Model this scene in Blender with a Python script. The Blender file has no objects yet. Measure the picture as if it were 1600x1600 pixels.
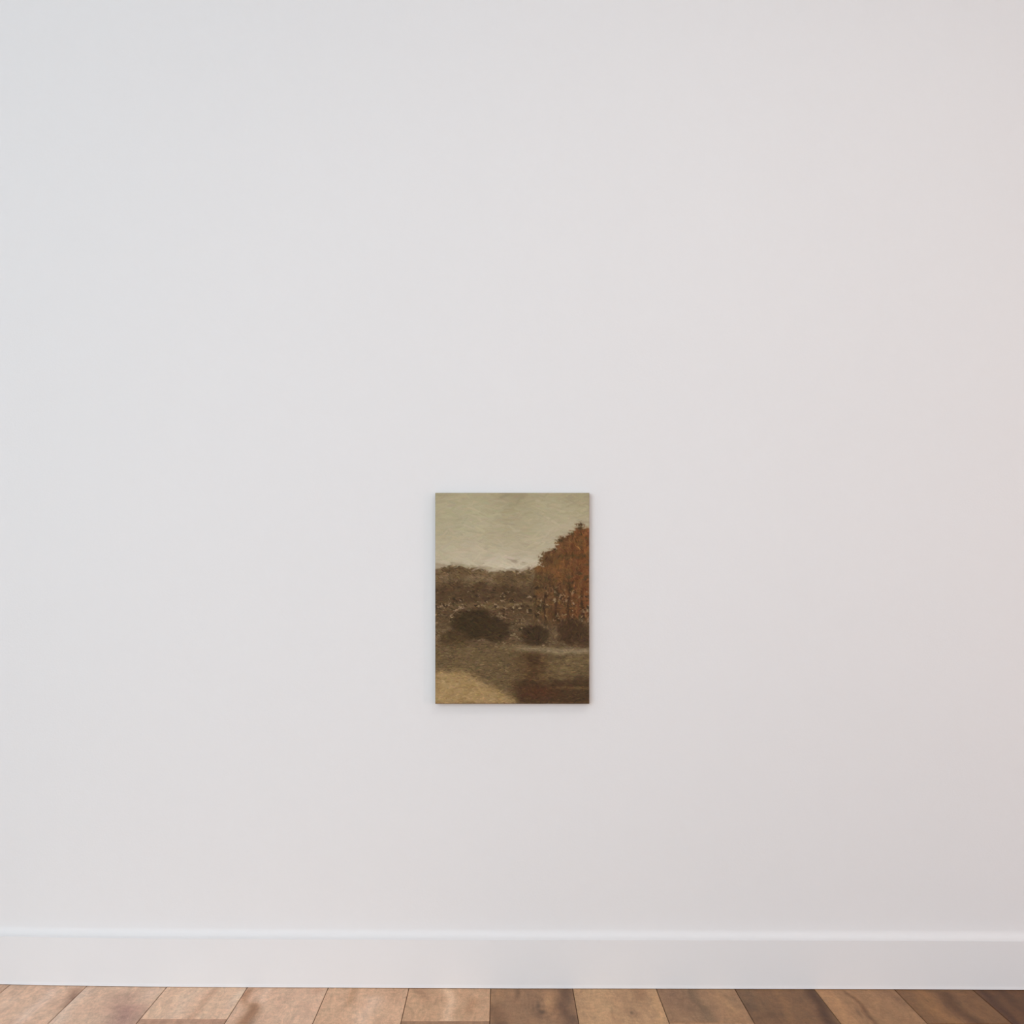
import bpy, math, random
import numpy as np
from mathutils import Vector
rng = np.random.default_rng(7)
C = bpy.context.scene.collection

# ---------------------------------------------------------------- measures
D = 2.54                 # camera to the face of the baseboard
S = D / 1800.0           # metres per photo pixel on that plane
H = 630 * S              # eye height
def wx(px): return (px - 785) * S
def wz(py): return H - (py - 915) * S

# the wall bows back by a couple of centimetres towards its left end
_BX = [-900, -300, 0, 100, 200, 400, 600, 800, 1000, 1200, 1400, 1600, 2600]
_BY = [1537, 1537, 1538.6, 1540.6, 1542, 1543.3, 1544.2, 1545, 1545.2, 1545.7, 1546.3, 1547.3, 1547.3]
def bow(x):
    py = np.interp(x / S + 785, _BX, _BY)
    return 630 * D / (py - 915) - D

def lin(c):
    c = np.asarray(c, float) / 255.0
    return np.where(c <= 0.04045, c / 12.92, ((c + 0.055) / 1.055) ** 2.4)

# ---------------------------------------------------------------- materials
def new_mat(name):
    m = bpy.data.materials.new(name); m.use_nodes = True
    nt = m.node_tree
    b = nt.nodes['Principled BSDF']
    return m, nt, b

def paint_mat(name, col, rough, amp, scale):
    m, nt, b = new_mat(name)
    N, L = nt.nodes.new, nt.links.new
    b.inputs['Base Color'].default_value = (*col, 1)
    b.inputs['Roughness'].default_value = rough
    tc = N('ShaderNodeTexCoord')
    n1 = N('ShaderNodeTexNoise'); n1.inputs['Scale'].default_value = scale; n1.inputs['Detail'].default_value = 4
    L(tc.outputs['Object'], n1.inputs['Vector'])
    bp = N('ShaderNodeBump'); bp.inputs['Strength'].default_value = amp; bp.inputs['Distance'].default_value = .0006
    L(n1.outputs['Fac'], bp.inputs['Height']); L(bp.outputs['Normal'], b.inputs['Normal'])
    # the emulsion is rolled on a little unevenly
    n2 = N('ShaderNodeTexNoise'); n2.inputs['Scale'].default_value = 1.3; n2.inputs['Detail'].default_value = 5
    L(tc.outputs['Object'], n2.inputs['Vector'])
    mx = N('ShaderNodeMixRGB'); mx.inputs[1].default_value = (*[c * .985 for c in col], 1)
    mx.inputs[2].default_value = (*[min(1, c * 1.015) for c in col], 1)
    L(n2.outputs['Fac'], mx.inputs[0]); L(mx.outputs[0], b.inputs['Base Color'])
    return m

M_wall = paint_mat('white_emulsion', (.85, .85, .855), .75, .35, 260)
M_base = paint_mat('white_trim_paint', (.85, .85, .855), .55, .15, 120)
M_side = paint_mat('off_white_emulsion', (.80, .79, .78), .8, .2, 200)
M_warm = paint_mat('warm_bounce_tint', (.84, .73, .69), .8, .2, 200)  # tint for the unseen right wall, picked to bounce pinkish light
M_ceil = paint_mat('ceiling_white', (.85, .85, .85), .85, .2, 200)

def floor_mat():
    m, nt, b = new_mat('oak_planks')
    N, L = nt.nodes.new, nt.links.new
    at = N('ShaderNodeAttribute'); at.attribute_name = 'plank_colour'
    uv = N('ShaderNodeAttribute'); uv.attribute_name = 'plank_coord'   # metres, own offset for each board
    def noise(sx, sy, detail, rough=.6, dist=0.0):
        mp = N('ShaderNodeMapping'); mp.inputs['Scale'].default_value = (sx, sy, 1)
        L(uv.outputs['Vector'], mp.inputs['Vector'])
        n = N('ShaderNodeTexNoise'); n.inputs['Scale'].default_value = 1; n.inputs['Detail'].default_value = detail
        n.inputs['Roughness'].default_value = rough; n.inputs['Distortion'].default_value = dist
        L(mp.outputs[0], n.inputs['Vector']); return n.outputs['Fac']
    def rng_(f, a, b_, lo, hi):
        r = N('ShaderNodeMapRange'); r.inputs[1].default_value = a; r.inputs[2].default_value = b_
        r.inputs[3].default_value = lo; r.inputs[4].default_value = hi
        L(f, r.inputs[0]); return r.outputs[0]
    def mul(a, b_):
        q = N('ShaderNodeMath'); q.operation = 'MULTIPLY'; L(a, q.inputs[0]); L(b_, q.inputs[1]); return q.outputs[0]
    fib = rng_(noise(420, 110, 4, .8), .3, .7, .84, 1.16)
    band = rng_(noise(48, 12, 5, .65, 1.6), .3, .7, .83, 1.17)
    blot = rng_(noise(60, 60, 5, .65, .8), .3, .7, .86, 1.14)
    f = mul(mul(fib, band), blot)
    vm = N('ShaderNodeVectorMath'); vm.operation = 'SCALE'
    L(at.outputs['Color'], vm.inputs[0]); L(f, vm.inputs['Scale'])
    # greyish and reddish drifts of the stain
    hs = N('ShaderNodeMixRGB'); hs.blend_type = 'MULTIPLY'; hs.inputs[0].default_value = 1
    cr = N('ShaderNodeValToRGB')
    cr.color_ramp.elements[0].position = .32; cr.color_ramp.elements[0].color = (1.0, .96, .945, 1)
    cr.color_ramp.elements[1].position = .68; cr.color_ramp.elements[1].color = (.985, 1.0, .99, 1)
    L(noise(30, 14, 3), cr.inputs[0])
    L(vm.outputs[0], hs.inputs[1]); L(cr.outputs[0], hs.inputs[2])
    L(hs.outputs[0], b.inputs['Base Color'])
    b.inputs['Roughness'].default_value = .55
    b.inputs['Specular IOR Level'].default_value = .28
    bp = N('ShaderNodeBump'); bp.inputs['Strength'].default_value = .35; bp.inputs['Distance'].default_value = .0008
    L(fib, bp.inputs['Height']); L(bp.outputs['Normal'], b.inputs['Normal'])
    return m
M_floor = floor_mat()
M_sub, _, _b = new_mat('dark_subfloor')
_b.inputs['Base Color'].default_value = (.06, .032, .018, 1); _b.inputs['Roughness'].default_value = .9

def art_mat():
    m, nt, b = new_mat('oil_paint')
    N, L = nt.nodes.new, nt.links.new
    at = N('ShaderNodeAttribute'); at.attribute_name = 'pigment'
    tc = N('ShaderNodeTexCoord')
    wv = N('ShaderNodeTexNoise'); wv.inputs['Scale'].default_value = 900; wv.inputs['Detail'].default_value = 2
    L(tc.outputs['Object'], wv.inputs['Vector'])
    r = N('ShaderNodeMapRange'); r.inputs[1].default_value = .3; r.inputs[2].default_value = .7
    r.inputs[3].default_value = .88; r.inputs[4].default_value = 1.12
    L(wv.outputs['Fac'], r.inputs[0])
    vm = N('ShaderNodeVectorMath'); vm.operation = 'SCALE'
    L(at.outputs['Color'], vm.inputs[0]); L(r.outputs[0], vm.inputs['Scale'])
    L(vm.outputs[0], b.inputs['Base Color'])
    b.inputs['Roughness'].default_value = .7
    b.inputs['Specular IOR Level'].default_value = .15
    return m
M_art = art_mat()
M_linen, _, _b = new_mat('primed_linen')
_b.inputs['Base Color'].default_value = (.36, .30, .21, 1); _b.inputs['Roughness'].default_value = .9

# ---------------------------------------------------------------- helpers
def mesh_obj(name, verts, faces, mats, face_mat=None, smooth=False):
    me = bpy.data.meshes.new(name)
    me.from_pydata([tuple(map(float, v)) for v in verts], [], [tuple(map(int, f)) for f in faces])
    for m in mats: me.materials.append(m)
    if face_mat is not None: me.polygons.foreach_set('material_index', np.asarray(face_mat, np.int32))
    me.polygons.foreach_set('use_smooth', np.full(len(me.polygons), smooth))
    me.update()
    o = bpy.data.objects.new(name, me); C.objects.link(o)
    return o
def struct(o): o['kind'] = 'structure'; return o

def add_box(V, F, x0, x1, y0, y1, z0, z1):
    i = len(V)
    V += [(x0,y0,z0),(x1,y0,z0),(x1,y1,z0),(x0,y1,z0),(x0,y0,z1),(x1,y0,z1),(x1,y1,z1),(x0,y1,z1)]
    F += [(i,i+3,i+2,i+1),(i+4,i+5,i+6,i+7),(i,i+1,i+5,i+4),(i+1,i+2,i+6,i+5),(i+2,i+3,i+7,i+6),(i+3,i,i+4,i+7)]

# ---------------------------------------------------------------- shell
XL, XR, ZC, YF = -3.3, 3.1, 2.62, -5.2
T = .015                                                     # baseboard thickness
xs = np.linspace(XL, XR, 101)
# back wall: one gently bowed sheet of plaster with a thickness
V, F = [], []
for x in xs:
    y = bow(x) + T
    V += [(x, y, -.02), (x, y, ZC), (x, y + .12, ZC), (x, y + .12, -.02)]
for i in range(100):
    a, b = 4*i, 4*i+4
    for k in range(4): F.append((a+k, b+k, b+(k+1) % 4, a+(k+1) % 4))
F += [(0, 1, 2, 3), (403, 402, 401, 400)]
struct(mesh_obj('wall_back', V, F, [M_wall], smooth=False))

# baseboard: flat face, eased weathered top, small swell where it meets the floor
zt = wz(1468.3)
prof = [(T, .0012), (-.0010, .0012), (-.0008, .0026), (-.0004, .0050), (0, .0085), (0, zt - .0010)]
prof += [(.0006 + (T - .0006)*math.sin(a), zt + .019*(1 - math.cos(a))) for a in np.linspace(.16, math.pi/2, 11)]
V, F = [], []
n = len(prof)
for x in xs:
    yb = bow(x)
    for (py, pz) in prof: V.append((x, yb + py, pz))
for i in range(100):
    for k in range(n):
        a, b = i*n + k, i*n + (k+1) % n
        F.append((a, b, b + n, a + n))
F += [tuple(range(n)), tuple(reversed(range(100*n, 101*n)))]
struct(mesh_obj('baseboard_back', V, F, [M_base], smooth=False))

def slab(name, x0, x1, y0, y1, z0, z1, mat):
    V, F = [], []; add_box(V, F, x0, x1, y0, y1, z0, z1)
    return struct(mesh_obj(name, V, F, [mat]))
slab('wall_left', XL-.12, XL, YF, .18, -.02, ZC, M_side)
slab('wall_right', XR, XR+.12, YF, .12, -.02, ZC, M_warm)
slab('ceiling', XL-.12, XR+.12, YF, .2, ZC, ZC+.12, M_ceil)

# ---------------------------------------------------------------- floor of boards
seams = [-628, -501, -374, -247, -119, 8, 131, 258, 385, 512, 638.7, 766.7, 895, 1025.5, 1148, 1272, 1396.5, 1518, 1641, 1768, 1895, 2022]
# colour of each board where it meets the wall (sRGB), board by board from the left
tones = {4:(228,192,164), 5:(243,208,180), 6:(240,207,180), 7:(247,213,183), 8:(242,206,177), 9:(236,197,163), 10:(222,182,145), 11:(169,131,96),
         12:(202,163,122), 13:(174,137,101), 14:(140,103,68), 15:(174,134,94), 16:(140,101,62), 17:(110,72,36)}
nxt = {5:(240,205,178), 7:(206,166,140), 10:(176,138,106), 13:(184,144,108), 14:(142,106,76), 16:(124,88,56), 15:(166,126,88)}
joint = {7: 1592, 10: 1595.2, 13: 1597.2, 16: 1599.3}
def depth(py): return D * (1 - 630.0 / (py - 915))
# streaks: board -> (position across 0..1, width, colour shift, start, end in metres from the wall)
streaks = {5: [(.62, .09, (7,10,14), 0, .3), (.92, .09, (-34,-36,-34), 0, .055), (.96, .05, (-26,-28,-26), .05, .12), (.2, .1, (5,6,7), .05, .25)],
           6: [(.05, .10, (8,12,15), 0, .3), (.62, .2, (-18,-20,-16), .03, .1), (.80, .2, (-26,-30,-22), .1, .25), (.9,.1,(8,10,12),0,.06)],
           7: [(.35, .12, (3,5,7), 0, .2), (.93, .07, (5,8,11), 0, .12), (.58,.05,(-14,-18,-18),.0,.2)],
           8: [(.08, .06, (-26,-34,-38), 0, .09), (.2, .09, (-40,-46,-50), .09, .25), (.3, .05, (6,8,10), 0, .12), (.93, .07, (-18,-22,-22), 0, .02)],
           9: [(.32, .05, (-16,-18,-20), 0, .1), (.6, .12, (10,14,18), .05, .25), (.85, .1, (-10,-12,-12), 0, .08)],
           10: [(.50, .07, (20,24,26), 0, .3), (.15, .09, (-20,-20,-18), 0, .06), (.75,.06,(-14,-16,-16),.06,.14)],
           11: [(.33, .03, (-26,-22,-18), 0, .06), (.10, .12, (10,8,4), 0, .08), (.74, .09, (18,14,8), .02, .14), (.90, .10, (-34,-30,-24), 0, .3), (.08,.1,(-22,-20,-18),.1,.3)],
           12: [(.25, .15, (8,8,6), 0, .3), (.75, .1, (-16,-16,-14), 0, .08), (.93, .05, (10,8,4), .02, .2)],
           13: [(.20, .16, (-14,-12,-8), 0, .12), (.46, .08, (-22,-16,-12), 0, .2), (.80, .12, (10,8,4), 0, .2)],
           14: [(.10, .12, (-4,0,2), 0, .12), (.5, .06, (10,8,4), 0, .2), (.93, .08, (-36,-32,-26), 0, .3)],
           15: [(.10, .12, (16,12,8), 0, .3), (.38, .03, (-28,-26,-22), .02, .3), (.90, .08, (-16,-14,-10), 0, .1)],
           16: [(.30, .12, (18,14,8), .02, .3), (.58, .10, (-22,-20,-16), .02, .3), (.9, .1, (-4,-4,-4), 0, .3)],
           17: [(.05, .06, (-18,-16,-12), .02, .3), (.3, .06, (-10,-8,-6), 0, .3)]}
# knots: photo pixel, size in metres (across, along), darkness
knots = [(847, 1581, .011, .016, .6), (841, 1571, .006, .030, .5), (826, 1563, .004, .06, .25), (987, 1582.5, .0048, .013, .62), (1170, 1572, .018, .035, .35),
         (1080, 1577, .012, .03, .28), (1342, 1583, .0045, .03, .3), (690, 1563, .006, .010, .22), (115, 1560, .010, .010, .28), (978, 1562, .020, .045, .12),
         (395, 1595, .012, .03, .25), (1449, 1564, .0035, .014, .3), (190, 1590, .014, .02, .2), (1215, 1585, .03, .02, .2)]
kn = []
for (px, py, sx, sy, a) in knots:
    dist = D * 630.0 / (py - 915)
    kn.append(((px - 785) * dist / 1800, D - dist, sx, sy, a))
V, F, FM, COL, UV = [], [], [], [], []
def add_board(x0, x1, d0, d1, tone, st, seed, fine):
    """one board with eased edges; d is the distance out from the baseboard face"""
    r = np.random.default_rng(seed)
    g = .0006; e = .0009
    nx = 84 if fine else 5
    us = np.concatenate([[0, e], np.linspace(e*2.5, (x1-x0-2*g) - e*2.5, nx), [(x1-x0-2*g) - e, x1-x0-2*g]])
    Ld = d1 - d0 - 2*g
    ny = (max(4, int(min(Ld, .3) / .0028)) if fine else 4)
    vs = np.linspace(e*2.5, min(Ld, .32) - e*2.5, ny)
    if Ld > .32: vs = np.concatenate([vs, np.linspace(.34, Ld - e*2.5, 12)])
    vs = np.concatenate([[0, e], vs, [Ld - e, Ld]])
    UU, VV = np.meshgrid(us, vs)
    Z = np.zeros_like(UU)
    Z[[0, -1], :] = -.0011; Z[:, [0, -1]] = -.0011
    X = x0 + g + UU; DD = d0 + g + VV
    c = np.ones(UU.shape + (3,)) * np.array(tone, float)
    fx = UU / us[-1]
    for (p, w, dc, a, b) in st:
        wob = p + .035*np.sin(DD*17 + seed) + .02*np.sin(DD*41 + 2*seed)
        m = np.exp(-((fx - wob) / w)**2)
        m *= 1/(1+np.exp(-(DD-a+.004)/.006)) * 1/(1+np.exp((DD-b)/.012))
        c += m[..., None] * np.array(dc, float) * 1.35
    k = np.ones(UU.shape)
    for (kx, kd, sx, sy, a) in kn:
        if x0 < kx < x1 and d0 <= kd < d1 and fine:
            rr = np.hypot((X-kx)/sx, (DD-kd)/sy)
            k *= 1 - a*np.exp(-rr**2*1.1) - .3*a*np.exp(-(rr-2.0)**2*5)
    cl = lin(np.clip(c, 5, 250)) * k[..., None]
    base = len(V)
    ox, oy = r.uniform(0, 40, 2)
    h, w = UU.shape
    for j in range(h):
        for i in range(w):
            V.append((X[j, i], -DD[j, i], Z[j, i])); COL.append((*cl[j, i], 1)); UV.append((UU[j, i]+ox, VV[j, i]+oy, 0))
    for j in range(h-1):
        for i in range(w-1):
            a = base + j*w + i
            F.append((a, a+w, a+w+1, a+1)); FM.append(0)
rr = random.Random(3)
runs = [(b, seams[b], seams[b+1]) for b in range(len(seams)-1)]
runs += [(100+k, -628-126.5*(k+1), -628-126.5*k) for k in range(8)] + [(120+k, 2022+126*k, 2022+126*(k+1)) for k in range(7)]
for b, xa_, xb_ in runs:
    x0, x1 = max(XL, wx(xa_)), min(XR, wx(xb_))
    fine = 4 <= b <= 17
    t0 = tones.get(b, tones[13] if (b < 4 or 99 < b < 120) else tones[16])  # boards out of view get darker browns to cut floor bounce
    d = -.045
    j = depth(joint[b]) if b in joint else rr.uniform(.3, .9)
    k = 0
    while d < -YF:
        add_board(x0, x1, d, min(j, -YF), t0, streaks.get(b, []) if k == 0 else [], b*10+k, fine and k < 2)
        d = j; j = d + rr.uniform(1.1, 1.4); k += 1
        t0 = nxt.get(b, t0) if k == 1 else tones[rr.randint(11, 16)]
nb = len(V)
# the dark bed the boards lie on
add_box(V, F, XL, XR, YF, .16, -.02, -.0016)
FM += [1]*6; COL += [(.05, .03, .02, 1)]*8; UV += [(0, 0, 0)]*8
fl = mesh_obj('floor', V, F, [M_floor, M_sub], FM)
a = fl.data.color_attributes.new('plank_colour', 'FLOAT_COLOR', 'POINT')
# the wood's own colour: photo tone divided by the room's light on it
GAIN = np.array([.90, .86, .84])
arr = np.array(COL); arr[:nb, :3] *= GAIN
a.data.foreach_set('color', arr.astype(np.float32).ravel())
u = fl.data.attributes.new('plank_coord', 'FLOAT_VECTOR', 'POINT')
u.data.foreach_set('vector', np.array(UV, np.float32).ravel())
struct(fl)

# ---------------------------------------------------------------- the painting
# a plain tonal landscape in olive, umber and rust, laid down dab by dab
PW, PH = 241, 330
def vnoise(shape, cell, seed):
    r = np.random.default_rng(seed)
    h, w = shape
    gh, gw = int(h/cell[0]) + 3, int(w/cell[1]) + 3
    g = r.uniform(-1, 1, (gh, gw))
    yy = np.arange(h)/cell[0]; xx = np.arange(w)/cell[1]
    y0 = yy.astype(int); x0 = xx.astype(int)
    fy = (yy-y0)[:, None]; fx = (xx-x0)[None, :]
    fy = fy*fy*(3-2*fy); fx = fx*fx*(3-2*fx)
    A = g[np.ix_(y0, x0)]; B = g[np.ix_(y0, x0+1)]; Cc = g[np.ix_(y0+1, x0)]; Dd = g[np.ix_(y0+1, x0+1)]
    return (A*(1-fx)+B*fx)*(1-fy) + (Cc*(1-fx)+Dd*fx)*fy
def picture():
    K = 1.5
    h, w = int(PH*K), int(PW*K)
    Y, X = np.mgrid[0:h, 0:w] / K
    sh = (h, w)
    n1 = vnoise(sh, (60, 90), 1); n2 = vnoise(sh, (18, 26), 2); n3 = vnoise(sh, (7, 10), 3)
    nv = vnoise(sh, (26, 5), 4)
    def mix(img, mask, col, soft=None):
        img += (np.array(col, float) - img) * np.clip(mask, 0, 1)[..., None]
    def sig(t, s): return 1/(1+np.exp(-np.clip(t/s, -30, 30)))
    img = np.zeros(sh + (3,))
    t = np.clip(Y/115, 0, 1)[..., None]
    img[:] = np.array([160,150,119.])*(1-t) + np.array([186,175,150.])*t
    img += (n1*7 + n2*3)[..., None]*np.array([1, 1, 1.1])
    mix(img, .5*np.exp(-((X-50)/60)**2-((Y-35)/30)**2), (172,166,136))
    # far hedgerow
    ridge = 116 + n2*3 + n3*1.5 - 3*np.sin(X/23)
    mix(img, sig(Y-ridge, 1.0), (104,84,58))
    img += (sig(Y-ridge, 1)*(n2*10 + n3*9))[..., None]
    mix(img, .75*sig(Y-(143+n2*5), 2), (72,54,35))
    mix(img, .6*np.exp(-((Y-176-n2*4)/5)**2), (116,94,64))
    mix(img, .7*sig(Y-(186+n2*5), 3), (92,72,48))
    # autumn trees on the right: rounded crowns, rust brown
    top = 250 - 0*X
    for (cx, cy, r) in [(163,122,10), (171,103,13), (184,96,12), (178,108,16), (199,84,15), (208,78,12), (222,66,16), (238,72,17), (232,62,12), (168,140,15), (200,118,30), (228,100,34)]:
        top = np.minimum(top, np.where(np.abs(X-cx) < r, cy - np.sqrt(np.clip(r*r-(X-cx)**2, 0, None)), 250))
    m = sig(Y - top - n3*4.5 - n2*4, .9) * sig(206 - Y + n2*6, 3) * sig(X-(154+n3*2), .8)
    tone = np.clip((X-160)/80, 0, 1)[..., None]
    rust = np.array([92,68,42.])*(1-tone) + np.array([112,70,40.])*tone
    rust = rust + (nv*13 + n3*10 + n2*6)[..., None]*np.array([1, .78, .55])
    img += (rust - img)*m[..., None]
    mix(img, m*.8*np.clip(n3*n2*4, 0, 1), (74,60,36))
    mix(img, m*.5*np.clip(-n2*n1*4, 0, 1), (124,84,46))
    for (tx, ty, tw, tb) in [(171,150,1.3,214), (189,150,1.8,212), (208,140,2.2,214), (229,150,1.8,212)]:
        mix(img, .75*np.exp(-((X-tx-1.5*np.sin(Y/11+tx))/tw)**2)*sig(Y-ty, 4)*sig(tb-Y, 2), (50,36,22))
    # middle distance of low scrub and a pale track
    band = sig(Y-(200+n2*4), 3)
    mix(img, band*.8, (88,70,48))
    mix(img, band*.5*np.clip(n3+.1, 0, 1), (132,112,84))
    # flecks of flowers and bare saplings in the scrub
    q = vnoise(sh, (3, 3), 9)*vnoise(sh, (11, 20), 10)
    mix(img, sig(Y-150, 4)*sig(248-Y, 6)*np.clip(q*5-.9, 0, 1)*.8, (156,134,104))
    mix(img, sig(Y-135, 4)*sig(235-Y, 6)*np.clip(-q*5-.8, 0, 1)*.8, (50,38,24))
    for (tx, t1, t2) in [(14,96,160), (23,102,160), (37,108,150), (119,100,170), (127,106,168), (137,98,172), (145,110,168)]:
        mix(img, .6*np.exp(-((X-tx-1.2*np.sin(Y/9+tx))/.8)**2)*sig(Y-t1, 2)*sig(t2-Y, 3), (80,64,44))
    # round dark bushes
    for (cx, cy, rx, ry, c) in [(62,206,36,24,(54,42,24)), (92,214,24,18,(60,46,28)), (30,228,22,16,(72,56,34)), (155,222,20,17,(58,44,28)),
                                (212,216,22,20,(66,48,30)), (236,236,14,26,(72,54,36))]:
        q = np.hypot((X-cx)/rx, (Y-cy)/ry) + n3*.09
        mix(img, .9*sig(1-q, .06), c)
    # bank on the right and its pale top edge
    e = 236 + 6*np.sin((X-110)/60) + n3
    mR = sig(X-(118+n2*4), 4)
    mix(img, mR*sig(Y-e, 1.2), (104,86,58))
    mix(img, mR*.8*np.exp(-((Y-e-5)/5)**2), (140,124,96))
    mix(img, .75*sig(170-X+n2*5, 8)*sig(X-(112+n2*3), 3)*sig(Y-(248+n2*3), 3), (68,46,26))
    img += (mR*sig(Y-248, 3)*(n3*10+n2*9))[..., None]*np.array([1, .9, .6])
    # ochre ground lower left
    mix(img, sig(132-X+n2*5, 5)*.8*sig(Y-(238+n2*5), 4), (104,86,58))
    e2 = 279 + np.clip(X-45, 0, None)*.55 + n3*1.5
    mix(img, .95*sig(Y-e2, 2)*sig(150-X, 4), (158,132,90))
    mix(img, .6*np.exp(-((Y-e2+3)/3)**2)*sig(112-X, 4), (118,96,66))
    img += (sig(Y-e2, 2)*sig(150-X, 4)*(n3*9+n2*5))[..., None]
    # dark still water lower right
    e3 = 292 - 4*np.sin(X/30) + n3*2
    mW = sig(Y-e3, 2)*sig(X-(118+np.clip(Y-290, 0, 60)*.35), 3)
    mix(img, mW, (72,54,35))
    mix(img, mW*.8*np.exp(-((X-160)/34)**2-((Y-311)/12)**2), (80,50,32))
    mix(img, mW*.6*np.exp(-((Y-300-X*.02)/2)**2)*sig(X-185, 6), (118,92,58))
    mix(img, .15*np.exp(-((X-2)/3)**2)*sig(Y-110, 5) + .35*np.exp(-((Y-329)/3)**2), (110,84,52))
    # now dab: every stroke takes the colour under its middle
    out = img.copy(); hgt = np.zeros(sh)
    r = np.random.default_rng(11)
    N = 17000
    for i in range(N):
        cx, cy = r.uniform(0, w-1), r.uniform(0, h-1)
        c = img[int(cy), int(cx)]
        sky = cy/K < 125 and c.sum() > 385
        Ls = r.uniform(7, 20) if sky else r.uniform(2, 6.5)
        Ws = r.uniform(1.6, 3.6) if sky else r.uniform(.7, 1.5)
        ang = r.normal(0, .35) if (sky or cy/K > 230) else r.normal(1.57, .9) if cx/K > 150 else r.uniform(-.6, .9)
        c = c*(1 + r.normal(0, .025 if sky else .09 if c.sum() > 330 else .15)) + r.normal(0, 1.5 if sky else 3, 3)
        R = int(Ls)+2
        ya, yb, xa, xb = max(0, int(cy)-R), min(h, int(cy)+R+1), max(0, int(cx)-R), min(w, int(cx)+R+1)
        yy, xx = np.mgrid[ya:yb, xa:xb]
        du = (xx-cx)*math.cos(ang) + (yy-cy)*math.sin(ang); dv = -(xx-cx)*math.sin(ang) + (yy-cy)*math.cos(ang)
        q = (du/Ls)**4 + (dv/Ws)**2
        m = np.clip(1.25-q, 0, 1)*.75
        out[ya:yb, xa:xb] += (c - out[ya:yb, xa:xb])*m[..., None]
        hgt[ya:yb, xa:xb] = np.maximum(hgt[ya:yb, xa:xb]*(1-.5*m), m*r.uniform(.3, 1))
    return out, hgt
img, hgt = picture()
ih, iw = hgt.shape
W2, H2, TK = 240.1*S/2, 328.9*S/2, .0210
cxp, czp = wx(800.4), wz(934.9)
ybk = float(bow(cxp)) + T - .0004                           # back of the canvas rests on the plaster
yfr = -TK
V, F, FM = [], [], []
gx = np.linspace(-W2, W2, iw); gz = np.linspace(H2, -H2, ih)
edge = np.minimum.outer(np.minimum(np.arange(ih), np.arange(ih)[::-1]), np.full(iw, 99))
edge = np.minimum(edge, np.minimum(np.arange(iw), np.arange(iw)[::-1])[None, :])
roll = np.where(edge == 0, .0012, np.where(edge == 1, .0003, 0))      # the cloth rolls over the bars
for j in range(ih):
    for i in range(iw):
        V.append((gx[i], yfr + roll[j, i] - .00035*hgt[j, i]*(edge[j, i] > 1), gz[j]))
for j in range(ih-1):
    for i in range(iw-1):
        a = j*iw+i; F.append((a, a+iw, a+iw+1, a+1)); FM.append(0)
# turned-over sides and the back
ring = [i for i in range(iw)] + [j*iw+iw-1 for j in range(1, ih)] + [(ih-1)*iw+i for i in range(iw-2, -1, -1)] + [j*iw for j in range(ih-2, 0, -1)]
b0 = len(V)
for k in ring: V.append((V[k][0], 0.0, V[k][2]))
m_ = len(ring)
for k in range(m_):
    F.append((ring[k], ring[(k+1) % m_], b0+(k+1) % m_, b0+k)); FM.append(1)
F.append(tuple(b0+k for k in range(m_))); FM.append(1)
art = mesh_obj('painting', V, F, [M_art, M_linen], FM)
ca = art.data.color_attributes.new('pigment', 'FLOAT_COLOR', 'POINT')
col = np.ones((len(V), 4)); col[:, :3] = (.3, .24, .16)
col[:ih*iw, :3] = lin(np.clip(img, 4, 250)).reshape(-1, 3) * 1.14
ca.data.foreach_set('color', col.astype(np.float32).ravel())
art.location = (cxp, ybk, czp)
art['label'] = 'small unframed canvas painting in olive, brown and rust on the white wall'
art['category'] = 'painting'

# ---------------------------------------------------------------- light
world = bpy.data.worlds.new('daylight'); bpy.context.scene.world = world; world.use_nodes = True
bg = world.node_tree.nodes['Background']
bg.inputs['Color'].default_value = (.85, .93, 1.0, 1); bg.inputs['Strength'].default_value = 1.12
def area(name, loc, target, sx, sy, power, col):
    l = bpy.data.lights.new(name, 'AREA'); l.shape = 'RECTANGLE'; l.size = sx; l.size_y = sy; l.energy = power; l.color = col
    o = bpy.data.objects.new(name, l); C.objects.link(o); o.location = loc
    o.rotation_euler = (Vector(target)-Vector(loc)).to_track_quat('-Z', 'Y').to_euler()
    return o
area('window_daylight', (-1.8, -4.6, 1.45), (-1.3, 0, 1.1), 2.4, 2.0, 56, (.745, .895, 1.0))
area('overhead_fill', (.6, -1.7, 2.56), (.6, -1.4, 0), .9, .5, 6, (1.0, .92, .86))  # added fill from above: lifts the upper wall, deepens shade under the canvas
area('warm_fill_right', (2.6, -2.2, .85), (1.4, 0, .5), .4, .5, 8, (1.0, .68, .56))  # added fill out of view, warms the right end of the wall

# ---------------------------------------------------------------- camera
cam = bpy.data.cameras.new('camera'); co = bpy.data.objects.new('camera', cam); C.objects.link(co)
co.location = (0, -D, H); co.rotation_euler = (math.pi/2, 0, 0)
cam.sensor_width = 36; cam.lens = 36*1800/1600
cam.shift_x = (800-785)/1600; cam.shift_y = (915-800)/1600
cam.clip_start = .05
bpy.context.scene.camera = co
vs = bpy.context.scene.view_settings
vs.view_transform = 'Standard'; vs.look = 'None'; vs.exposure = 0.26; vs.gamma = 1.0; vs.use_curve_mapping = False
